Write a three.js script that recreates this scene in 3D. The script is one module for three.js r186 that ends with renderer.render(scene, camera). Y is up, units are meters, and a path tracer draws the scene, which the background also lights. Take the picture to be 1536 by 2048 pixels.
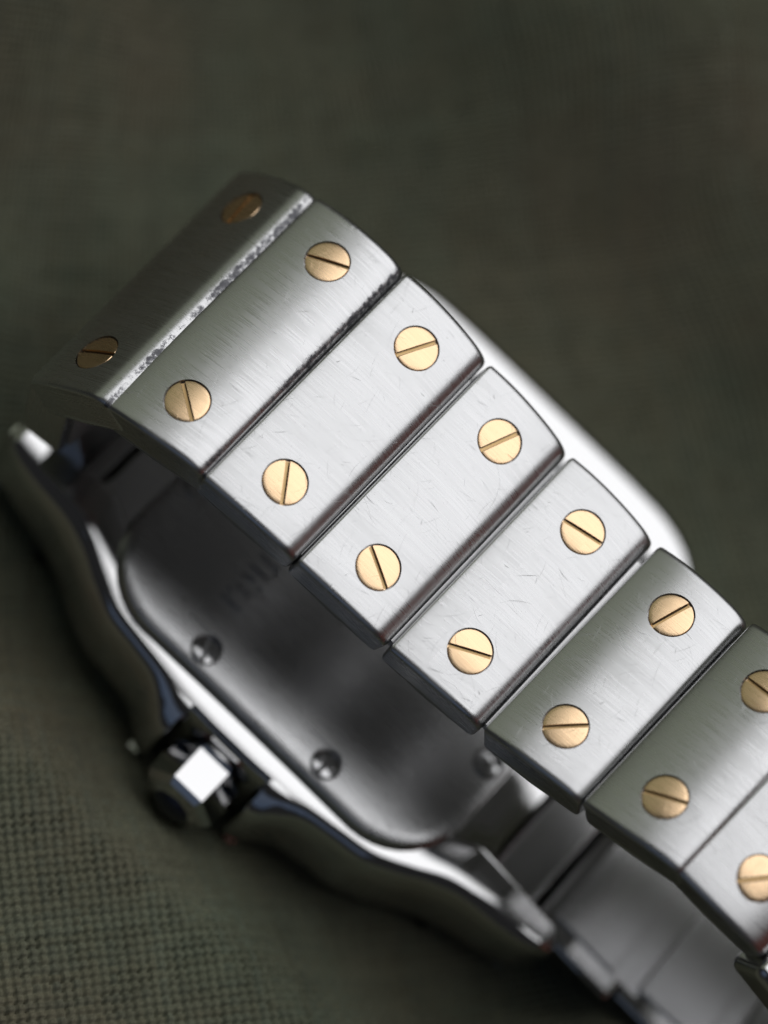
import * as THREE from 'three';
import { toCreasedNormals, mergeGeometries } from 'three/addons/utils/BufferGeometryUtils.js';
import { RoundedBoxGeometry } from 'three/addons/geometries/RoundedBoxGeometry.js';
import { TextGeometry } from 'three/addons/geometries/TextGeometry.js';
import { FontLoader } from 'three/addons/loaders/FontLoader.js';
import { RectAreaLightUniformsLib } from 'three/addons/lights/RectAreaLightUniformsLib.js';
import { Brush, Evaluator, SUBTRACTION } from 'three-bvh-csg';

// ---------------------------------------------------------------- camera, light, exposure
// Shapes are drawn in millimetres (u along the bracelet, y up, v across it; world z = -v) and scaled to metres at the end.
const MM = 0.001;
const scene = new THREE.Scene();
const camera = new THREE.PerspectiveCamera(18.468, 0.75, 0.01, 20);
camera.matrixAutoUpdate = true;
{
  const m = new THREE.Matrix4().makeBasis(new THREE.Vector3(0.72163, 0.31529, -0.61631), new THREE.Vector3(-0.69227, 0.32919, -0.64217), new THREE.Vector3(0.00041, 0.89007, 0.45583));
  camera.quaternion.setFromRotationMatrix(m);
  camera.position.set(-2.42, 152.09, 71.95).multiplyScalar(MM);
}
camera.focus = 0.1495;
camera.userData.fStop = 15.5;
scene.background = new THREE.Color().setRGB(0.02, 0.0202, 0.021);

const renderer = new THREE.WebGLRenderer({ antialias: true });
renderer.toneMapping = THREE.LinearToneMapping;
renderer.toneMappingExposure = 1;
renderer.shadowMap.enabled = true;
RectAreaLightUniformsLib.init();

function tag(o, label, category, kind) { o.userData.label = label; o.userData.category = category; if (kind) o.userData.kind = kind; return o; }

// One large soft lamp overhead; blue and green panels added, unseen, to tint reflections.
function panelLamp(name, label, category, at, aim, w, h, color, radiance) {
  const g = new THREE.Group(); g.name = name; g.position.set(...at); g.lookAt(...aim); scene.add(g);
  tag(g, label, category);
  const glow = new THREE.Mesh(new THREE.BoxGeometry(w, h, 0.004), new THREE.MeshStandardMaterial({ color: 0x999999, emissive: new THREE.Color(...color), emissiveIntensity: radiance * 0.1, roughness: 0.9 }));
  glow.name = 'diffuser'; g.add(glow);
  const fr = [];
  for (const s of [-1, 1]) {
    fr.push(new THREE.BoxGeometry(w + 0.03, 0.014, 0.03).translate(0, s * (h / 2 + 0.0085), -0.008));
    fr.push(new THREE.BoxGeometry(0.014, h, 0.03).translate(s * (w / 2 + 0.0085), 0, -0.008));
  }
  const frame = new THREE.Mesh(mergeGeometries(fr), new THREE.MeshStandardMaterial({ color: 0x0c0c0c, roughness: 0.8 }));
  frame.name = 'frame'; g.add(frame);
  const l = new THREE.RectAreaLight(new THREE.Color(...color), radiance, w, h);
  l.position.z = 0.005; l.lookAt(g.localToWorld(new THREE.Vector3(0, 0, 1)).clone()); l.rotation.set(0, Math.PI, 0);
  g.add(l);
  for (const m of [glow, frame]) { m.castShadow = m.receiveShadow = true; }
  return g;
}
panelLamp('softbox', 'large white softbox hanging above the watch', 'softbox', [0.02, 0.43, -0.155], [0.0, 0.0, 0.0], 0.62, 0.38, [0.985, 0.99, 1.0], 1.5);
panelLamp('added_blue_panel', 'dim blue panel added unseen behind the camera for blue reflections', 'window', [-0.02, 0.33, 0.36], [0.0, 0.0, 0.0], 0.5, 0.32, [0.28, 0.52, 1.0], 0.08);  // added panel, out of view, puts blue into the case bevel
panelLamp('added_green_panel', 'unseen pale green panel added beside the heaped cloth for green reflections in the links', 'window', [-0.46, 0.36, -0.13], [0.0, 0.02, 0.0], 0.5, 0.34, [0.9, 1.0, 0.72], 0.2);  // added panel, out of view, gives the tilted links their green-grey reflection

// ---------------------------------------------------------------- helpers
let seed = 7;
const rnd = () => { seed = (seed * 1664525 + 1013904223) >>> 0; return seed / 4294967296; };
const lerp = (a, b, t) => a + (b - a) * t;
const smooth = (a, b, x) => { const t = Math.min(1, Math.max(0, (x - a) / (b - a))); return t * t * (3 - 2 * t); };
function hash2(i, j) { let h = Math.imul(i, 374761393) + Math.imul(j, 668265263); h = Math.imul(h ^ (h >>> 13), 1274126177); return ((h ^ (h >>> 16)) >>> 0) / 4294967296; }
function noise2(x, y) { const i = Math.floor(x), j = Math.floor(y), a = x - i, b = y - j, s = a * a * (3 - 2 * a), t = b * b * (3 - 2 * b); return lerp(lerp(hash2(i, j), hash2(i + 1, j), s), lerp(hash2(i, j + 1), hash2(i + 1, j + 1), s), t); }
const fbm = (x, y) => noise2(x, y) * 0.5 + noise2(x * 2.1 + 9, y * 2.1 + 4) * 0.27 + noise2(x * 4.3 + 3, y * 4.3 + 7) * 0.15 + noise2(x * 8.9, y * 8.9) * 0.08;
function tex(w, h, data, srgb) {
  const t = new THREE.DataTexture(data, w, h, THREE.RGBAFormat); t.magFilter = THREE.LinearFilter; t.minFilter = THREE.LinearFilter;
  t.wrapS = t.wrapT = THREE.RepeatWrapping; if (srgb) t.colorSpace = THREE.SRGBColorSpace; t.needsUpdate = true; return t;
}
function normalFrom(H, w, h, k) {
  const d = new Uint8Array(w * h * 4);
  for (let y = 0; y < h; y++) for (let x = 0; x < w; x++) {
    const dx = (H[y * w + (x + 1) % w] - H[y * w + (x + w - 1) % w]) * k, dy = (H[((y + 1) % h) * w + x] - H[((y + h - 1) % h) * w + x]) * k;
    const l = Math.hypot(dx, dy, 1), o = (y * w + x) * 4;
    d[o] = 127.5 - dx / l * 127.5; d[o + 1] = 127.5 - dy / l * 127.5; d[o + 2] = 127.5 + 127.5 / l; d[o + 3] = 255;
  }
  return tex(w, h, d);
}
function mesh(name, geo, mat, parent) {   // geometry in millimetres
  geo.scale(MM, MM, MM);
  const m = new THREE.Mesh(geo, mat); m.name = name; m.castShadow = m.receiveShadow = true; parent.add(m); return m;
}
const TAU = Math.PI * 2;

// ---------------------------------------------------------------- brushed metal textures: uv x runs across the bracelet (16 mm), uv y along it (8 mm)
const BW = 1024, BH = 1024;
function brushedHeight(scratches, streak) {
  const H = new Float32Array(BW * BH);
  for (let n = 0; n < 9000; n++) {     // short parallel brush strokes along the bracelet
    const x = rnd() * BW, y0 = rnd() * BH, len = 40 + rnd() * 420, amp = (rnd() - 0.5) * streak * (rnd() < 0.06 ? 2.6 : 1), sl = (rnd() - 0.5) * 0.05, wd = 1 + Math.floor(rnd() * rnd() * 3.2);
    for (let k = 0; k < len; k++) { const xx = Math.floor(x + k * sl + BW) % BW, yy = Math.floor(y0 + k) % BH; for (let q = 0; q < wd; q++) H[yy * BW + (xx + q) % BW] += amp * Math.sin(Math.PI * k / len); }
  }
  for (let n = 0; n < scratches; n++) {  // stray scratches, slightly curved
    let x = rnd() * BW, y = rnd() * BH, a = rnd() * TAU; const len = 15 + rnd() * rnd() * 330, cur = (rnd() - 0.5) * 0.012, amp = -(0.3 + rnd() * 1.5);
    for (let k = 0; k < len; k++) {
      x += Math.cos(a) * 0.5; y += Math.sin(a); a += cur;
      const i = ((Math.floor(y) % BH + BH) % BH) * BW + (Math.floor(x) % BW + BW) % BW; H[i] += amp * 0.5 * Math.sin(Math.PI * k / len);
    }
  }
  for (let n = 0; n < scratches / 9; n++) {   // a few deeper gouges
    let x = rnd() * BW, y = rnd() * BH, a = rnd() * TAU; const len = 12 + rnd() * rnd() * 260, cur = (rnd() - 0.5) * 0.007, amp = 0.7 + rnd() * 1.5;
    for (let k = 0; k < len; k++) { x += Math.cos(a) * 0.5; y += Math.sin(a); a += cur; for (let q = 0; q < 3; q++) { const i = ((Math.floor(y) % BH + BH) % BH) * BW + (Math.floor(x + q) % BW + BW) % BW; H[i] += amp * (q === 1 ? -1 : 0.45) * Math.sin(Math.PI * k / len); } }
  }
  for (let n = 0; n < 160; n++) { const x = Math.floor(rnd() * BW), y = Math.floor(rnd() * BH); for (let k = 0; k < 3; k++) H[((y + k) % BH) * BW + x] -= 1.2; }
  return H;
}
const brushH = brushedHeight(330, 0.17);
const brushN = normalFrom(brushH, BW, BH, 0.16);
const brushR = (() => {
  const d = new Uint8Array(BW * BH * 4);
  for (let y = 0; y < BH; y++) for (let x = 0; x < BW; x++) { const o = (y * BW + x) * 4, f = noise2(x / 3, y / 160) * 0.6 + noise2(x / 90 + 7, y / 400) * 0.4, v = 160 + 70 * (f - 0.5) + 60 * Math.min(1, Math.abs(brushH[y * BW + x])); d[o] = d[o + 1] = d[o + 2] = Math.max(60, Math.min(255, v)); d[o + 3] = 255; }
  return tex(BW, BH, d);
})();
const STEEL = [0.545, 0.545, 0.55];
const std = (o) => new THREE.MeshStandardMaterial(o);
const rgb = (c) => new THREE.Color().setRGB(...c);
const M = {
  link: std({ color: rgb(STEEL), metalness: 1, roughness: 0.46, roughnessMap: brushR, normalMap: brushN, normalScale: new THREE.Vector2(1, 1) }),
  polished: std({ color: rgb([0.6, 0.598, 0.6]), metalness: 1, roughness: 0.07 }),
  satin: std({ color: rgb(STEEL), metalness: 1, roughness: 0.46, roughnessMap: brushR, normalMap: brushN, normalScale: new THREE.Vector2(0.6, 0.6) }),
  inner: std({ color: rgb(STEEL), metalness: 1, roughness: 0.28, roughnessMap: brushR }),
  slotGold: std({ color: rgb([0.72, 0.5, 0.25]), metalness: 1, roughness: 0.5 }),
  liner: std({ color: rgb(STEEL), metalness: 1, roughness: 0.72 }),
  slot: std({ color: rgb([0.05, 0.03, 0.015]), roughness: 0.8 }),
  gold: std({ color: rgb([0.86, 0.615, 0.385]), metalness: 1, roughness: 0.44, roughnessMap: brushR, normalMap: brushN, normalScale: new THREE.Vector2(1, 1) }),
  cabochon: std({ color: rgb([0.008, 0.01, 0.02]), metalness: 0, roughness: 0.08 }),
};
// grime worked into the rear edge of some links: dark specks with a broken outline
function grimeMaterial(sEdge, amount, salt) {
  const w = 1024, h = 512, d = new Uint8Array(w * h * 4), r = new Uint8Array(w * h * 4);
  for (let y = 0; y < h; y++) for (let x = 0; x < w; x++) {
    const s = y / h * 8, b = x / w * 16, n = fbm(b * 5 + salt, s * 5) * 0.6 + fbm(b * 38, s * 38 + salt) * 0.55, band = Math.exp(-Math.pow((s - sEdge) / 0.34, 2)) * amount * (0.45 + 0.9 * noise2(b * 0.55 + salt, 3.3));
    const g = smooth(0.5, 0.66, n * 0.62 + band * 0.42 - 0.12), o = (y * w + x) * 4;
    d[o] = lerp(255, 118, g); d[o + 1] = lerp(255, 118, g); d[o + 2] = lerp(255, 122, g); d[o + 3] = 255;
    r[o] = r[o + 1] = r[o + 2] = lerp(165 + 70 * (noise2(b * 24, s * 0.9) - 0.5), 255, g); r[o + 3] = 255;
  }
  const m = M.link.clone(); m.map = tex(w, h, d, true); m.roughnessMap = tex(w, h, r); return m;
}

// ---------------------------------------------------------------- the cloth
const heap = (d) => 9 * smooth(0, 20, d) + 17 * smooth(16, 62, d) + 42 * smooth(40, 115, d);   // the garment is bunched up behind and beside the watch
const heapOut = (u, v) => [Math.max(0, -u - 21.5) * smooth(-24, -4, v), Math.max(0, v - 15.8)];
const arcOf = (() => { const t = []; let s = 0; for (let k = 0; k < 800; k++) { t.push([s, k * 0.25]); s += Math.hypot(0.25, heap((k + 1) * 0.25) - heap(k * 0.25)); } return t; })();
function alongHeap(s) { let a = 0, b = arcOf.length - 1; while (b - a > 1) { const m = (a + b) >> 1; if (arcOf[m][0] > s) b = m; else a = m; } return lerp(arcOf[a][1], arcOf[b][1], (s - arcOf[a][0]) / (arcOf[b][0] - arcOf[a][0])); }
function baseHeight(u, v) {
  const e1 = 0.634 * u + 0.773 * v, e2 = -0.773 * u + 0.634 * v;
  let y = -0.15;
  const front = Math.hypot(Math.max(0, Math.abs(u) - 19), Math.max(0, -v - 12.5));
  y += 6 * smooth(0, 8.5, front) * smooth(17, 6, e1) * smooth(4, -8, v);    // swells towards the front
  const d = Math.hypot(...heapOut(u, v));
  y += heap(d);
  y += smooth(2, 16, d) * (2.0 * Math.sin(e1 * 0.19 + 0.12 * e2 + 0.2) + 1.5 * Math.sin(e2 * 0.3 - e1 * 0.12 + 1.4));
  return y;
}
{
  const S = 5, n1 = 215, ph1 = [], ph2 = [], e2s = [];
  for (let k = 0; k <= n1 * S; k++) ph1.push(k / S);
  let e = -31;
  for (let k = 0; e < 56; k++) { ph2.push(k / S); e2s.push(e); e += lerp(0.43, 0.33, smooth(-10, 30, e)) / S; }
  const W = ph1.length, Hn = e2s.length, pos0 = new Float32Array(W * Hn * 3), col0 = new Float32Array(W * Hn * 3), keep = new Uint8Array(W * Hn);
  const threads = () => Array.from({ length: 400 }, () => [0.88 + 0.24 * rnd(), (rnd() - 0.5) * 0.07, rnd() * 100]), T1 = threads(), T2 = threads();
  for (let j = 0; j < Hn; j++) for (let i = 0; i < W; i++) {
    const e2 = e2s[j], e1 = 4 + (ph1[i] * 0.48 - 50) * lerp(1, 0.74, smooth(-14, 34, e2));
    let u = 0.634 * e1 - 0.773 * e2, v = 0.773 * e1 + 0.634 * e2;
    if (e1 < -33 || e1 > 56 || (e2 < 2 && e1 > 31) || (Math.abs(u) < 14 && Math.abs(v) < 10)) continue;
    const wob1 = 0.12 * (noise2(e2 * 0.7, 5.5 + Math.round(ph1[i]) * 0.37) - 0.5), wob2 = 0.12 * (noise2(e1 * 0.7, 8.5 + Math.round(ph2[j]) * 0.37) - 0.5);
    const x = ph1[i] + wob1, y = ph2[j] + wob2, ix = Math.round(x), iy = Math.round(y), ax = (x - ix) / 0.42, ay = (y - iy) / 0.42;
    const R1 = ax * ax < 1 ? Math.sqrt(1 - ax * ax) : -0.75, R2 = ay * ay < 1 ? Math.sqrt(1 - ay * ay) : -0.75;
    const z1 = 0.2 * Math.cos(Math.PI * y + Math.PI * ix) + 0.2 * R1, z2 = -0.2 * Math.cos(Math.PI * x + Math.PI * iy) + 0.2 * R2;
    const top1 = z1 > z2, t = top1 ? T1[ix + 20] : T2[iy + 20];
    const z = Math.max(z1, z2) - 0.3 + (noise2(e1 * 9, e2 * 9) - 0.5) * 0.06 + (noise2(top1 ? x * 9 : x * 2.5, top1 ? y * 2.5 : y * 9) - 0.5) * 0.06;
    const k = t[0] * (0.78 + 0.44 * noise2(e1 * 14 + t[2], e2 * 14)) * (0.86 + 0.28 * fbm(e1 * 0.25, e2 * 0.25 + 40)), tone = fbm(e1 * 0.09 + 3, e2 * 0.09 + 11) - 0.5;
    const [du, dv] = heapOut(u, v), sl = Math.hypot(du, dv);
    if (sl > 1e-6) { const f = alongHeap(sl) / sl; u += Math.max(0, -u - 21.5) * (1 - f); v -= dv * (1 - f); }
    const o = (j * W + i) * 3; keep[j * W + i] = 1;
    pos0[o] = u; pos0[o + 1] = baseHeight(u, v) + z; pos0[o + 2] = -v;
    col0[o] = 0.143 * k * (1 + t[1] + tone * 0.36); col0[o + 1] = 0.145 * k; col0[o + 2] = 0.098 * k * (1 - t[1]);
  }
  const map = new Int32Array(W * Hn).fill(-1); let used = 0;
  for (let i = 0; i < W * Hn; i++) if (keep[i]) map[i] = used++;
  const pos = new Float32Array(used * 3), col = new Float32Array(used * 3), ids = [];
  for (let i = 0; i < W * Hn; i++) if (keep[i]) for (let c = 0; c < 3; c++) { pos[map[i] * 3 + c] = pos0[i * 3 + c]; col[map[i] * 3 + c] = col0[i * 3 + c]; }
  for (let j = 0; j < Hn - 1; j++) for (let i = 0; i < W - 1; i++) { const a = j * W + i; if (keep[a] && keep[a + 1] && keep[a + W] && keep[a + W + 1]) ids.push(map[a], map[a + 1], map[a + W + 1], map[a], map[a + W + 1], map[a + W]); }
  const idx = new Uint32Array(ids);
  const g = new THREE.BufferGeometry(); g.setAttribute('position', new THREE.BufferAttribute(pos, 3)); g.setAttribute('color', new THREE.BufferAttribute(col, 3)); g.setIndex(new THREE.BufferAttribute(idx, 1)); g.computeVertexNormals();
  // the rest of the sheet, out of the picture
  const n = 120, p2 = [], c2 = [], i2 = [];
  for (let j = 0; j <= n; j++) for (let i = 0; i <= n; i++) { const u = lerp(-190, 170, i / n), v = lerp(-150, 210, j / n); p2.push(u, baseHeight(u, v) - 0.75, -v); c2.push(0.1, 0.104, 0.07); }
  for (let j = 0; j < n; j++) for (let i = 0; i < n; i++) { const a = j * (n + 1) + i; i2.push(a, a + 1, a + n + 2, a, a + n + 2, a + n + 1); }
  const g2 = new THREE.BufferGeometry(); g2.setAttribute('position', new THREE.Float32BufferAttribute(p2, 3)); g2.setAttribute('color', new THREE.Float32BufferAttribute(c2, 3)); g2.setIndex(new THREE.BufferAttribute(new Uint32Array(i2), 1)); g2.computeVertexNormals();
  const cloth = mesh('cloth', mergeGeometries([g, g2]), new THREE.MeshPhysicalMaterial({ vertexColors: true, roughness: 0.95, sheen: 0.25, sheenRoughness: 0.6, sheenColor: new THREE.Color().setRGB(0.1, 0.1, 0.08) }), scene);
  tag(cloth, 'olive green plain woven cloth lying under the watch', 'cloth', 'structure');
}

// a reddish box added out of view to redden the rolled edges of the links
{
  const box = new THREE.Group(); box.name = 'added_red_box'; box.position.set(0.2, -0.002, -0.01); scene.add(box);
  tag(box, 'unseen reddish brown box added beyond the clasp to tint the link edges', 'box');
  const redBrown = std({ color: rgb([0.42, 0.1, 0.07]), roughness: 0.5 });
  mesh('body', new RoundedBoxGeometry(70, 128, 190, 3, 3).translate(0, 66, 0), redBrown, box);
  mesh('lid', new RoundedBoxGeometry(73, 22, 193, 3, 3).translate(0, 142, 0), redBrown, box);
}
// ---------------------------------------------------------------- the watch
const watch = new THREE.Group(); watch.name = 'wristwatch'; scene.add(watch);
tag(watch, 'steel wristwatch lying face down with its bracelet of gold screwed links arched over it', 'watch');
const ev = new Evaluator(); ev.useGroups = false; ev.attributes = ['position', 'normal', 'uv'];
function cut(geo, tools) {
  let a = new Brush(geo); a.updateMatrixWorld();
  for (const t of tools) { const b = new Brush(t); b.updateMatrixWorld(); a = ev.evaluate(a, b, SUBTRACTION); }
  return a.geometry;
}

// --- bracelet links. Local frame: x along the bracelet, y outwards, z = across (towards the camera).
const PITCH = 5.946, GAP = 0.07, LEN = PITCH - 2 * GAP, RISE = 0.34, THICK = 2.15, RR = 1.0;
function topY(x) {
  const t = 2 * x / LEN - 1, c = RISE * (1 - Math.pow(Math.abs(t), 2.3));
  const rl = 0.15, rr = RR; let y = c;
  if (x < rl) y -= rl * (1 - Math.sqrt(Math.max(0, 1 - Math.pow((rl - x) / rl, 2))));
  if (x > LEN - rr) y -= 0.5 * (1 - Math.sqrt(Math.max(0, 1 - Math.pow((x - LEN + rr) / rr, 2))));
  return y;
}
function linkProfile() {
  const p = [], xs = [];
  for (const f of [0, 0.08, 0.25, 0.5, 0.8]) xs.push(f * 0.15);
  for (let k = 0; k <= 26; k++) xs.push(lerp(0.15, LEN - RR, k / 26));
  for (let k = 1; k <= 10; k++) xs.push(LEN - RR + RR * Math.sin(k / 10 * Math.PI / 2));
  for (const x of xs) p.push([x, topY(x)]);
  p.push([LEN, -1.1]); p.push([LEN, -THICK + 0.35]); p.push([LEN - 0.1, -THICK + 0.1]); p.push([LEN - 0.35, -THICK]);
  p.push([LEN * 0.5, -THICK - 0.04]); p.push([0.35, -THICK]); p.push([0.1, -THICK + 0.1]); p.push([0, -THICK + 0.35]); p.push([0, -1.1]);
  return p;
}
function loftLink(w, taper, uvo) {
  const pr = linkProfile(), n = pr.length, nor = [], arc = [0];
  for (let i = 0; i < n; i++) { const a = pr[(i + n - 1) % n], b = pr[(i + 1) % n], dx = b[0] - a[0], dy = b[1] - a[1], l = Math.hypot(dx, dy); nor.push([-dy / l, dx / l]); if (i) arc.push(arc[i - 1] + Math.hypot(pr[i][0] - pr[i - 1][0], pr[i][1] - pr[i - 1][1])); }
  arc.push(arc[n - 1] + 1);
  const rings = [], r = 0.36, ends = [[0, 0.22]];
  for (let k = 0; k <= 6; k++) { const t = k / 6 * Math.PI / 2; ends.push([r * (1 - Math.cos(t)), 0.16 * (1 - Math.sin(t))]); }
  for (const [db, din] of ends) rings.push([-1, db, din]);
  for (let k = 1; k < 10; k++) rings.push([lerp(-1, 1, k / 10), r, 0]);
  for (const [db, din] of ends.slice().reverse()) rings.push([1, db, din]);
  const pos = [], uv = [], R = rings.length, vert = (j, i) => {
    const [s, db, din] = rings[j], ii = i % n, x = pr[ii][0] - nor[ii][0] * din, y = pr[ii][1] - nor[ii][1] * din;
    const half = (w - taper * (x / LEN - 0.5)) / 2 + 0.08 * (1 - Math.pow(2 * x / LEN - 1, 2));
    const edge = s * (half - db);
    return [x, y, -edge, (s * w / 2) / 16 + uvo[0], arc[i] / 8 + uvo[1]];
  };
  const push = (a) => { pos.push(a[0], a[1], a[2]); uv.push(a[3], a[4]); };
  for (let j = 0; j < R - 1; j++) for (let i = 0; i < n; i++) {
    const a = vert(j, i), b = vert(j, i + 1), c = vert(j + 1, i + 1), d = vert(j + 1, i);
    push(a); push(b); push(c); push(a); push(c); push(d);
  }
  for (const j of [0, R - 1]) {
    const ring = pr.map((_, i) => vert(j, i)), tri = THREE.ShapeUtils.triangulateShape(ring.map((p) => new THREE.Vector2(p[0], p[1])), []);
    for (const [a, b, c] of tri) {
      const A = ring[a], B = ring[b], C = ring[c], cr = (B[0] - A[0]) * (C[1] - A[1]) - (B[1] - A[1]) * (C[0] - A[0]);
      const flip = (cr > 0) !== (ring[0][2] > 0); for (const p of flip ? [A, C, B] : [A, B, C]) { pos.push(p[0], p[1], p[2]); uv.push(p[1] / 16, p[0] / 8); }
    }
  }
  const g = new THREE.BufferGeometry(); g.setAttribute('position', new THREE.Float32BufferAttribute(pos, 3)); g.setAttribute('uv', new THREE.Float32BufferAttribute(uv, 2));
  return toCreasedNormals(g, 0.5);
}
const SR = 1.09;
function screwGeo(angle, uvo, r = SR, slotW = 0.23, slotD = 0.26, dome = 0.06) {
  const pts = [[0, dome]];
  for (let k = 1; k <= 8; k++) { const t = k / 8 * 0.93; pts.push([r * t, dome * (1 - t * t)]); }
  pts.push([r * 0.975, -0.005], [r, -0.04], [r, -0.5], [0, -0.5]);
  const tri = [], ringAt = (j, k) => { const a = (k % 48) / 48 * TAU; return [pts[j][0] * Math.cos(a), pts[j][1], pts[j][0] * Math.sin(a)]; };
  for (let k = 0; k < 48; k++) {
    tri.push(0, pts[0][1], 0, ...ringAt(1, k + 1), ...ringAt(1, k));
    for (let j = 1; j < pts.length - 2; j++) tri.push(...ringAt(j, k), ...ringAt(j, k + 1), ...ringAt(j + 1, k + 1), ...ringAt(j, k), ...ringAt(j + 1, k + 1), ...ringAt(j + 1, k));
    tri.push(0, -0.5, 0, ...ringAt(pts.length - 2, k), ...ringAt(pts.length - 2, k + 1));
  }
  let g = new THREE.BufferGeometry(); g.setAttribute('position', new THREE.Float32BufferAttribute(tri, 3)); g.setAttribute('uv', new THREE.Float32BufferAttribute(new Float32Array(tri.length / 3 * 2), 2)); g = toCreasedNormals(g, 0.5);
  const P = g.attributes.position, U = g.attributes.uv;
  for (let i = 0; i < P.count; i++) U.setXY(i, P.getZ(i) / 16 + uvo[0], P.getX(i) / 8 + uvo[1]);
  const box = new THREE.BoxGeometry(2.6 * r, 1, slotW).translate(0, 0.5 - slotD + dome, 0).rotateY(angle);
  return cut(g, [box]);
}
function placeFrame(o, O, d, v, n) {   // O, d, v, n given as [u, y, v]
  const w = (a) => new THREE.Vector3(a[0], a[1], -a[2]);
  const m = new THREE.Matrix4().makeBasis(w(d), w(n), w(v).negate()); o.quaternion.setFromRotationMatrix(m); o.position.copy(w(O)).multiplyScalar(MM);
}
const rad = (x) => x * Math.PI / 180;
function frameOf(pitch, yaw, roll) {
  const a = rad(pitch), b = rad(yaw), r = rad(roll), d = [Math.cos(a) * Math.cos(b), Math.sin(a), Math.cos(a) * Math.sin(b)], v0 = [-Math.sin(b), 0, Math.cos(b)];
  const n0 = [v0[1] * d[2] - v0[2] * d[1], v0[2] * d[0] - v0[0] * d[2], v0[0] * d[1] - v0[1] * d[0]];
  const mix = (p, q, s, t) => p.map((x, i) => x * s + q[i] * t);
  return { d, v: mix(v0, n0, Math.cos(r), Math.sin(r)), n: mix(n0, v0, Math.cos(r), -Math.sin(r)) };
}
const add = (a, d, k) => a.map((x, i) => x + d[i] * k);
// pitch, yaw and roll of each link, then its extra tilt, the slot angles of its two screws as seen along the bracelet, and its grime
const LINKS = [
  [50.0, -4.6, 7.4, 0, [10, 95], 0.95], [10.6, -1.0, 6.3, 6, [-36, 22], 0.8], [-1.3, 0.1, 7.5, 0, [125, 64], 0], [-6.8, 0.6, 7.5, 2, [-26, 70], 0],
  [2.8, -0.9, 8.4, -1, [28, 12], 0], [20.3, -4.7, 9.6, -2, [45, 73], 0], [27.0, -7.0, 12.2, -2, [23, 0], 0.6], [-14.2, 0.9, 12.4, 6, [52, 30], 0],
];
let O = [-19.42, 14.35, -1.43];
const knuckle = (w) => mergeGeometries([new THREE.BoxGeometry(1.9, 0.8, w * 0.86).translate(LEN + GAP, -1.85, 0)]);
const liner = (w) => new RoundedBoxGeometry(LEN - 0.5, 0.2, w - 1.1, 2, 0.08).translate(LEN / 2, -THICK - 0.05, 0);
function addLink(w, fr, O, tilt, slots, grime, k, taper = 0.608) {
  const L = new THREE.Group(); L.name = 'link'; watch.add(L);
  let f = fr, o = O;
  if (tilt) { const c = add(O, fr.d, PITCH / 2), t = rad(tilt), d2 = fr.d.map((x, i) => x * Math.cos(t) + fr.n[i] * Math.sin(t)), n2 = fr.n.map((x, i) => x * Math.cos(t) - fr.d[i] * Math.sin(t)); f = { d: d2, v: fr.v, n: n2 }; o = add(c, d2, -PITCH / 2); }
  placeFrame(L, add(o, f.d, GAP), f.d, f.v, f.n);
  const uvo = grime ? [0.5, 0] : [rnd(), rnd()], tools = [], spots = [-1, 1].map((s) => s * (w / 2 - 2.457));
  if (slots) for (const z of spots) tools.push(new THREE.CylinderGeometry(SR + 0.055, SR + 0.055, 1.6, 48).translate(LEN / 2, RISE + 0.3, -z));
  let g = loftLink(w, taper, uvo); if (tools.length) g = cut(g, tools);
  const mat = grime ? grimeMaterial(5.95, grime, k * 7.3) : M.link;
  mesh('plate', g, mat, L);
  mesh('hinge_knuckle', knuckle(w), M.inner, L);
  mesh('inner_face', liner(w), M.liner, L);
  if (slots) spots.forEach((z, i) => { const s = mesh('screw', screwGeo(rad(slots[i]), [rnd(), rnd()]), M.gold, L); s.position.set(LEN / 2, RISE - 0.045, -z).multiplyScalar(MM);
    const slot = mesh('slot_floor', new THREE.BoxGeometry(2.06, 0.05, 0.2).translate(0, RISE - 0.215, 0), M.slotGold, L); slot.rotation.y = rad(slots[i]); slot.position.set(LEN / 2, 0, -z).multiplyScalar(MM);
    const fl = rnd() < 0.5 ? -1 : 1, q = mesh('slot_dark_strips', mergeGeometries([new THREE.BoxGeometry(1.96, 0.12, 0.045).translate(0, RISE - 0.2, fl * 0.093), new THREE.BoxGeometry(1.96, 0.08, 0.025).translate(0, RISE - 0.2, -fl * 0.102)]), M.slot, L);  // thin dark strips along both walls of the slot
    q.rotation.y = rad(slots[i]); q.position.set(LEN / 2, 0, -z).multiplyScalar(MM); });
  return L;
}
LINKS.forEach(([p, y, r, tilt, slots, grime], k) => {
  const f = frameOf(p, y, r); addLink(15.618 - 0.608 * k, f, O, tilt, slots, grime, k); O = add(O, f.d, PITCH);
});
// the clasp that follows the last link
{
  const f = frameOf(-20, 2, 13), c = new THREE.Group(); c.name = 'clasp'; watch.add(c);
  placeFrame(c, add(add(O, f.d, 0.1), f.n, 0), f.d, f.v, f.n);
  const g = new RoundedBoxGeometry(17, 2.9, 12.6, 4, 0.55).translate(8.5, -1.0, 0); mesh('cover', g, M.polished, c);
  mesh('blade', new RoundedBoxGeometry(15, 0.9, 8.5, 2, 0.2).translate(9, -3.2, 0), M.inner, c);
}
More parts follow.
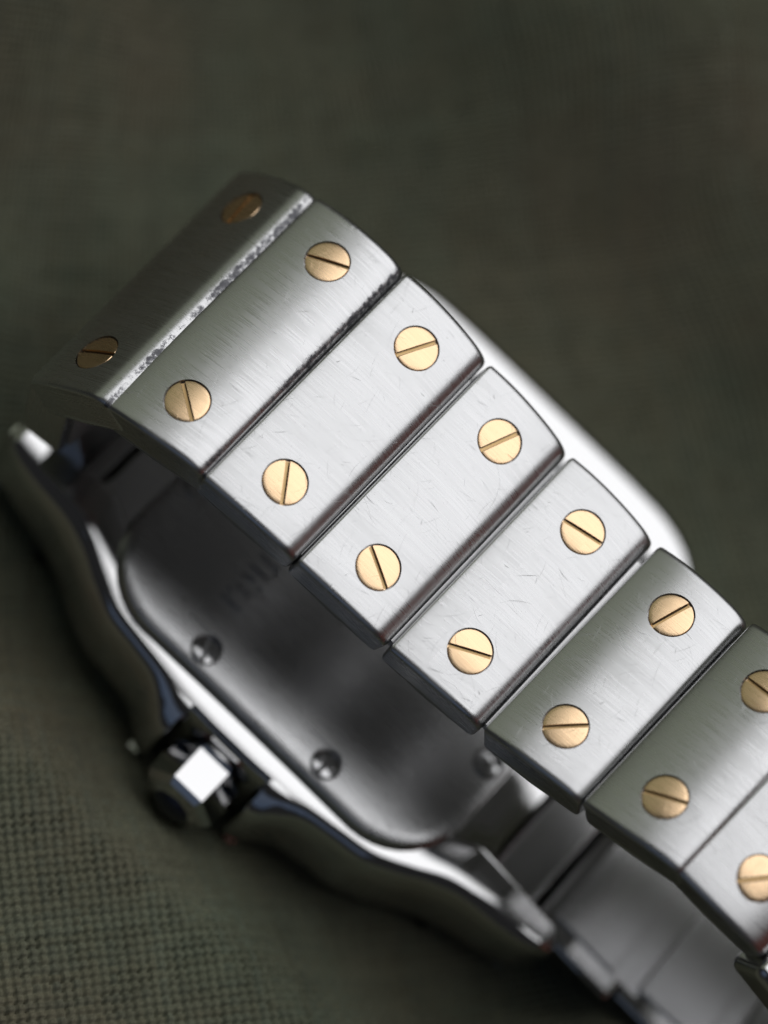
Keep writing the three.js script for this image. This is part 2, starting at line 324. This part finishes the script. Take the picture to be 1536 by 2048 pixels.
// upright links behind, and the links that run on under the clasp with their inner sides up
{
  const f = frameOf(99.5, -2, 4); addLink(15.9, f, [-18.45, 8.5, -1.0], 0, [20, 60], 0, 20, 0.3);
  const h = frameOf(116, 0, 2), s = new THREE.Group(); s.name = 'half_link'; watch.add(s); placeFrame(s, [-16.9, 5.3, -0.3], h.d, h.v, h.n);
  mesh('plate', new RoundedBoxGeometry(3.3, 2.2, 14.6, 3, 0.4).translate(1.7, -1.1, 0), M.link, s);
  // right-hand side, outer faces down
  let o = [16.95, 3.2, 0.2];
  const under = [[-5, 1.5], [0, 1.8], [14, 2], [36, 2], [60, 2]];
  under.forEach(([p, y], k) => {
    const a = frameOf(p, y, 8), d = a.d, v = a.v.map((x) => -x), n = a.n.map((x) => -x);   // turned over
    const L = new THREE.Group(); L.name = 'link'; watch.add(L); placeFrame(L, add(o, d, GAP), d, v, n);
    mesh('plate', loftLink(14.9 - 0.5 * k, -0.5, [rnd(), rnd()]), M.polished, L);
    mesh('hinge_knuckle', knuckle(14.9 - 0.5 * k), M.inner, L);
    mesh('inner_face', new RoundedBoxGeometry(LEN - 1.5, 0.3, 14.9 - 0.5 * k - 2.2, 3, 0.14).translate(LEN / 2, -THICK - 0.05, 0), M.inner, L);
    o = add(o, d, PITCH);
  });
}

// --- case: outline at the ridge of the band and at the rim round the back, near side; index runs along u
const tableNear = [[-18.95, -8.55, -8.3], [-18.2, -9.05, -8.55], [-16.5, -9.6, -8.9], [-14, -10.2, -9.4], [-12.2, -10.9, -10.1], [-10.6, -11.8, -11.0], [-8.8, -12.6, -11.9], [-6.9, -12.9, -12.25], [-5.2, -13.25, -12.5], [-4.2, -13.85, -12.65], [-3.4, -14.4, -12.75], [-2.75, -14.5, -12.8], [-2.6, -13.2, -12.8], [-1.4, -13.2, -12.85], [0, -13.2, -12.85]];
const tableFar = [[-18.95, 8.55, 8.1], [-18.2, 9.1, 8.3], [-16.5, 9.9, 8.9], [-14, 11.2, 10.3], [-12.2, 12.8, 12.0], [-10.6, 14.0, 13.3], [-8.8, 14.6, 13.95], [-6.5, 14.75, 14.15], [-3, 14.8, 14.2], [0, 14.8, 14.2]];
function side(table, dense) {
  const full = table.concat(table.slice(0, -1).reverse().map(([u, a, b]) => [-u, a, b]));
  const A = new THREE.CatmullRomCurve3(full.map(([u, a]) => new THREE.Vector3(u, a, 0)), false, 'centripetal'), B = new THREE.CatmullRomCurve3(full.map(([u, , b]) => new THREE.Vector3(u, b, 0)), false, 'centripetal');
  const out = []; for (let k = 0; k <= dense; k++) { const p = A.getPoint(k / dense), q = B.getPoint(k / dense); out.push([p.x, p.y, q.x, q.y]); } return out;
}
{
  const near = side(tableNear, 168), far = side(tableFar, 110).reverse();
  const inner = (s) => { const o = []; const xs = [[18.6, -7.75], [18.3, -7.45], [16, -7.4], [14, -7.4], [13.8, -6], [13.8, 0], [13.8, 6], [14, 7.4], [16, 7.4], [18.3, 7.45], [18.6, 7.75]]; for (const [u, v] of xs) o.push([u * s, v * s, (u > 18 ? u - 0.15 : u) * s, v * s]); return o; };
  const ring = [...near, ...inner(1), ...far, ...inner(-1)];   // counter-clockwise seen from above (u right, v up)
  const n = ring.length;
  // outward normals of the ridge outline, for insets
  const nor = ring.map((_, i) => { const a = ring[(i + n - 1) % n], b = ring[(i + 1) % n], dx = b[0] - a[0], dy = b[1] - a[1], l = Math.hypot(dx, dy) || 1; return [dy / l, -dx / l]; });
  const Y0 = 4.2, Y1 = 6.1, levels = [];
  levels.push((p, i) => [p[0] - nor[i][0] * 1.0, 0.5, p[1] - nor[i][1] * 1.0], (p, i) => [p[0] - nor[i][0] * 0.45, 0.75, p[1] - nor[i][1] * 0.45], (p, i) => [p[0] - nor[i][0] * 0.3, 1.5, p[1] - nor[i][1] * 0.3], (p, i) => [p[0] - nor[i][0] * 0.2, 2.4, p[1] - nor[i][1] * 0.2], (p, i) => [p[0] - nor[i][0] * 0.2, 3.8, p[1] - nor[i][1] * 0.2]);
  const yTop = (u) => Y1 - 0.9 * smooth(12.5, 19, Math.abs(u)) - 0.5 * smooth(12.4, 14.6, Math.abs(u));
  for (const [t, h] of [[1, 0], [0.985, 0.16], [0.93, 0.33], [0.81, 0.5], [0.64, 0.645], [0.46, 0.75], [0.28, 0.825], [0.12, 0.875], [0, 0.9]]) levels.push((p, i) => [lerp(p[2], p[0], t) - nor[i][0] * 0.2, lerp(Y0, yTop(p[0]), h), lerp(p[3], p[1], t) - nor[i][1] * 0.2]);
  const pos = [], tri = (a, b, c) => { for (const p of [a, b, c]) pos.push(p[0], p[1], -p[2]); };
  const P = levels.map((f) => ring.map((p, i) => f(p, i)));
  for (let j = 0; j < P.length - 1; j++) for (let i = 0; i < n; i++) { const k = (i + 1) % n; tri(P[j][i], P[j][k], P[j + 1][k]); tri(P[j][i], P[j + 1][k], P[j + 1][i]); }
  for (const [j, up] of [[0, false], [P.length - 1, true]]) {
    const pts = P[j].map((p) => new THREE.Vector2(p[0], p[2]));
    for (const [a, b, c] of THREE.ShapeUtils.triangulateShape(pts, [])) { const cr = (pts[b].x - pts[a].x) * (pts[c].y - pts[a].y) - (pts[b].y - pts[a].y) * (pts[c].x - pts[a].x); if ((cr > 0) === up) tri(P[j][a], P[j][b], P[j][c]); else tri(P[j][a], P[j][c], P[j][b]); }
  }
  const g = new THREE.BufferGeometry(); g.setAttribute('position', new THREE.Float32BufferAttribute(pos, 3));
  mesh('case_band', toCreasedNormals(g, 0.55), M.polished, watch);
}
// shoulders: on each side one smooth skin runs from lug to lug, over the ridge, up the bevel and across the rim
for (const sv of [-1, 1]) {
  const line = side((sv < 0 ? tableNear : tableFar).map(([u, a, b]) => [u * 1.002, a + sv * 0.04, b]), 190), sec = [];
  const bevel = [[1, 0], [0.985, 0.18], [0.93, 0.37], [0.81, 0.56], [0.64, 0.72], [0.46, 0.84], [0.28, 0.925], [0.12, 0.98], [0, 1]];
  for (const [u, a, , b] of line) {
    const U = Math.abs(u), vr = Math.abs(a), vb = Math.abs(b), tip = smooth(18.3, 19, U), yR = 6.73 - 0.95 * smooth(12.5, 19.2, U) - 0.25 * tip;
    const end = Math.min(vb - 0.25, lerp(Math.max(7.42, vb - 2.4), lerp(7.42, 7.8, tip), smooth(12.2, 13.6, U))), pts = [[vr - 0.5, 0.9], [vr - 0.08, 1.5], [vr, 2.4], [vr, 3.6]];
    for (const [t, h] of bevel) pts.push([lerp(vb, vr, t), lerp(4.8, yR, h)]);
    const W = vb - end, rise = (d) => (sv < 0 ? 0.23 * d - 0.035 * d * d : 0.02 * d);
    for (let q = 1; q <= 8; q++) { const d = W * q / 8 * 0.94; pts.push([vb - d, yR + rise(d)]); }
    pts.push([end + W * 0.015, yR + rise(W) - 0.05], [end, yR + rise(W) - 0.16], [end, 4.0]);
    sec.push(pts.map(([v, y]) => [u, y, -sv * v]));
  }
  const pos = [], put = (a, b, c) => (sv > 0 ? pos.push(...a, ...b, ...c) : pos.push(...a, ...c, ...b)), n = sec[0].length, N = sec.length;
  for (let k = 0; k < N - 1; k++) for (let i = 0; i < n - 1; i++) { const a = sec[k][i], b = sec[k][i + 1], c = sec[k + 1][i + 1], d = sec[k + 1][i]; put(a, c, b); put(a, d, c); }
  for (const k of [0, N - 1]) { const r = sec[k], mid = r.reduce((m, p) => m.map((x, i) => x + p[i] / n), [0, 0, 0]); for (let i = 0; i < n - 1; i++) (k ? put(r[i], r[i + 1], mid) : put(r[i + 1], r[i], mid)); }
  const g = new THREE.BufferGeometry(); g.setAttribute('position', new THREE.Float32BufferAttribute(pos, 3));
  mesh('case_shoulder', toCreasedNormals(g, 0.6), M.polished, watch);
}
// end links between the lugs
for (const s of [-1, 1]) mesh('end_link', new RoundedBoxGeometry(2.9, 3.6, 14.5, 3, 0.3).rotateX(0.11).translate(s * 15.4, 4.0, 0), M.inner, watch);
// back plate with its screws and lettering
function roundRect(w, h, r) { const s = new THREE.Shape(); s.moveTo(-w + r, -h); s.lineTo(w - r, -h); s.absarc(w - r, -h + r, r, -Math.PI / 2, 0); s.lineTo(w, h - r); s.absarc(w - r, h - r, r, 0, Math.PI / 2); s.lineTo(-w + r, h); s.absarc(-w + r, h - r, r, Math.PI / 2, Math.PI); s.lineTo(-w, -h + r); s.absarc(-w + r, -h + r, r, Math.PI, Math.PI * 1.5); return s; }
const font = await new FontLoader().loadAsync('fonts/droid/droid_sans_regular.typeface.json');
{
  const line = roundRect(11.2, 11.6, 4.3).getSpacedPoints(120).slice(0, 120), n = line.length, rings = [], pos = [];
  const dish = (u, v) => 8.05 - 0.5 * Math.pow(Math.abs(v) / 11.6, 3) - 0.12 * Math.pow(Math.abs(u) / 11.2, 4);
  rings.push([1.012, 6.5, 0], [1.012, 6.9, 0], [1.003, 0, -0.22], [0.997, 0, -0.09], [0.985, 0, -0.025], [0.95, 0, 0]);
  for (let k = 1; k <= 20; k++) rings.push([0.95 * (1 - k / 20), 0, 0]);
  const at = (j, i) => { const [s, y, dy] = rings[j], p = line[i % n]; return [p.x * s, y || dish(p.x * s, p.y * s) + dy, -p.y * s]; };
  for (let j = 0; j < rings.length - 1; j++) for (let i = 0; i < n; i++) { const a = at(j, i), b = at(j, i + 1), c = at(j + 1, i + 1), d = at(j + 1, i); pos.push(...a, ...b, ...c); if (rings[j + 1][0] > 1e-6) pos.push(...a, ...c, ...d); }
  for (let i = 0; i < n; i++) pos.push(...at(0, i + 1), ...at(0, i), 0, 6.5, 0);
  let g = new THREE.BufferGeometry(); g.setAttribute('position', new THREE.Float32BufferAttribute(pos, 3)); g.setAttribute('uv', new THREE.Float32BufferAttribute(new Float32Array(pos.length / 3 * 2), 2)); g = toCreasedNormals(g, 0.5);
  const U = g.attributes.uv, Q = g.attributes.position; for (let i = 0; i < Q.count; i++) U.setXY(i, Q.getZ(i) / 16, Q.getX(i) / 8);
  const spots = []; for (const [a, b] of [[4.12, 10.4], [10.1, 4.35]]) for (const s of [-1, 1]) for (const t of [-1, 1]) spots.push([a * s, b * t]);
  const tools = spots.map(([u, v]) => new THREE.CylinderGeometry(0.84, 0.84, 1.2, 32).translate(u, 8.0, -v));
  const txt = new TextGeometry('reu', { font, size: 1.75, depth: 0.3, curveSegments: 4 }); txt.rotateX(-Math.PI / 2).rotateY(Math.PI / 2).translate(-4.2, 7.72, 8.1);
  tools.push(txt.index ? txt.toNonIndexed() : txt);
  const plate = mesh('case_back', cut(g, tools), M.satin, watch);
  spots.forEach(([u, v], i) => { const s = mesh('screw', screwGeo(rnd() * 3, [rnd(), rnd()], 0.77, 0.24, 0.3, 0.13), M.inner, plate); s.position.set(u, dish(u, v) - 0.1, -v).multiplyScalar(MM); });
}
// bezel and crystal underneath
mesh('bezel', new THREE.ExtrudeGeometry(roundRect(11.5, 11.5, 3), { depth: 0.6, bevelEnabled: true, bevelThickness: 0.2, bevelSize: 0.3, bevelSegments: 2 }).rotateX(-Math.PI / 2).translate(0, 0.25, 0), M.polished, watch);
// crown: seven facets, tapering to a set stone
{
  const crown = new THREE.Group(); crown.name = 'crown'; watch.add(crown);
  crown.position.set(0, 4.3 * MM, 12.9 * MM);
  const N = 7, prof = [[0, 1.4], [0.35, 1.5], [0.5, 1.95], [0.9, 2.22], [2.95, 2.16], [3.3, 1.9], [3.5, 1.1]], pos = [];
  const pt = (k, j) => { const a = (k + 0.5) / N * TAU + Math.PI / 2; return [Math.cos(a) * prof[j][1], Math.sin(a) * prof[j][1], prof[j][0]]; };
  for (let k = 0; k < N; k++) for (let j = 0; j < prof.length - 1; j++) { const a = pt(k, j), b = pt(k + 1, j), c = pt(k + 1, j + 1), d = pt(k, j + 1); for (const p of [a, b, c, a, c, d]) pos.push(...p); }
  const g = new THREE.BufferGeometry(); g.setAttribute('position', new THREE.Float32BufferAttribute(pos, 3)); g.computeVertexNormals();
  mesh('knob', g, M.polished, crown);
  mesh('stone', new THREE.SphereGeometry(1.1, 24, 12).scale(1, 1, 0.5).translate(0, 0, 3.4), M.cabochon, crown);
  mesh('collar', new THREE.CylinderGeometry(1.5, 1.5, 0.8, 24).rotateX(Math.PI / 2).translate(0, 0, 0.1), M.polished, crown);
}
renderer.render(scene, camera);
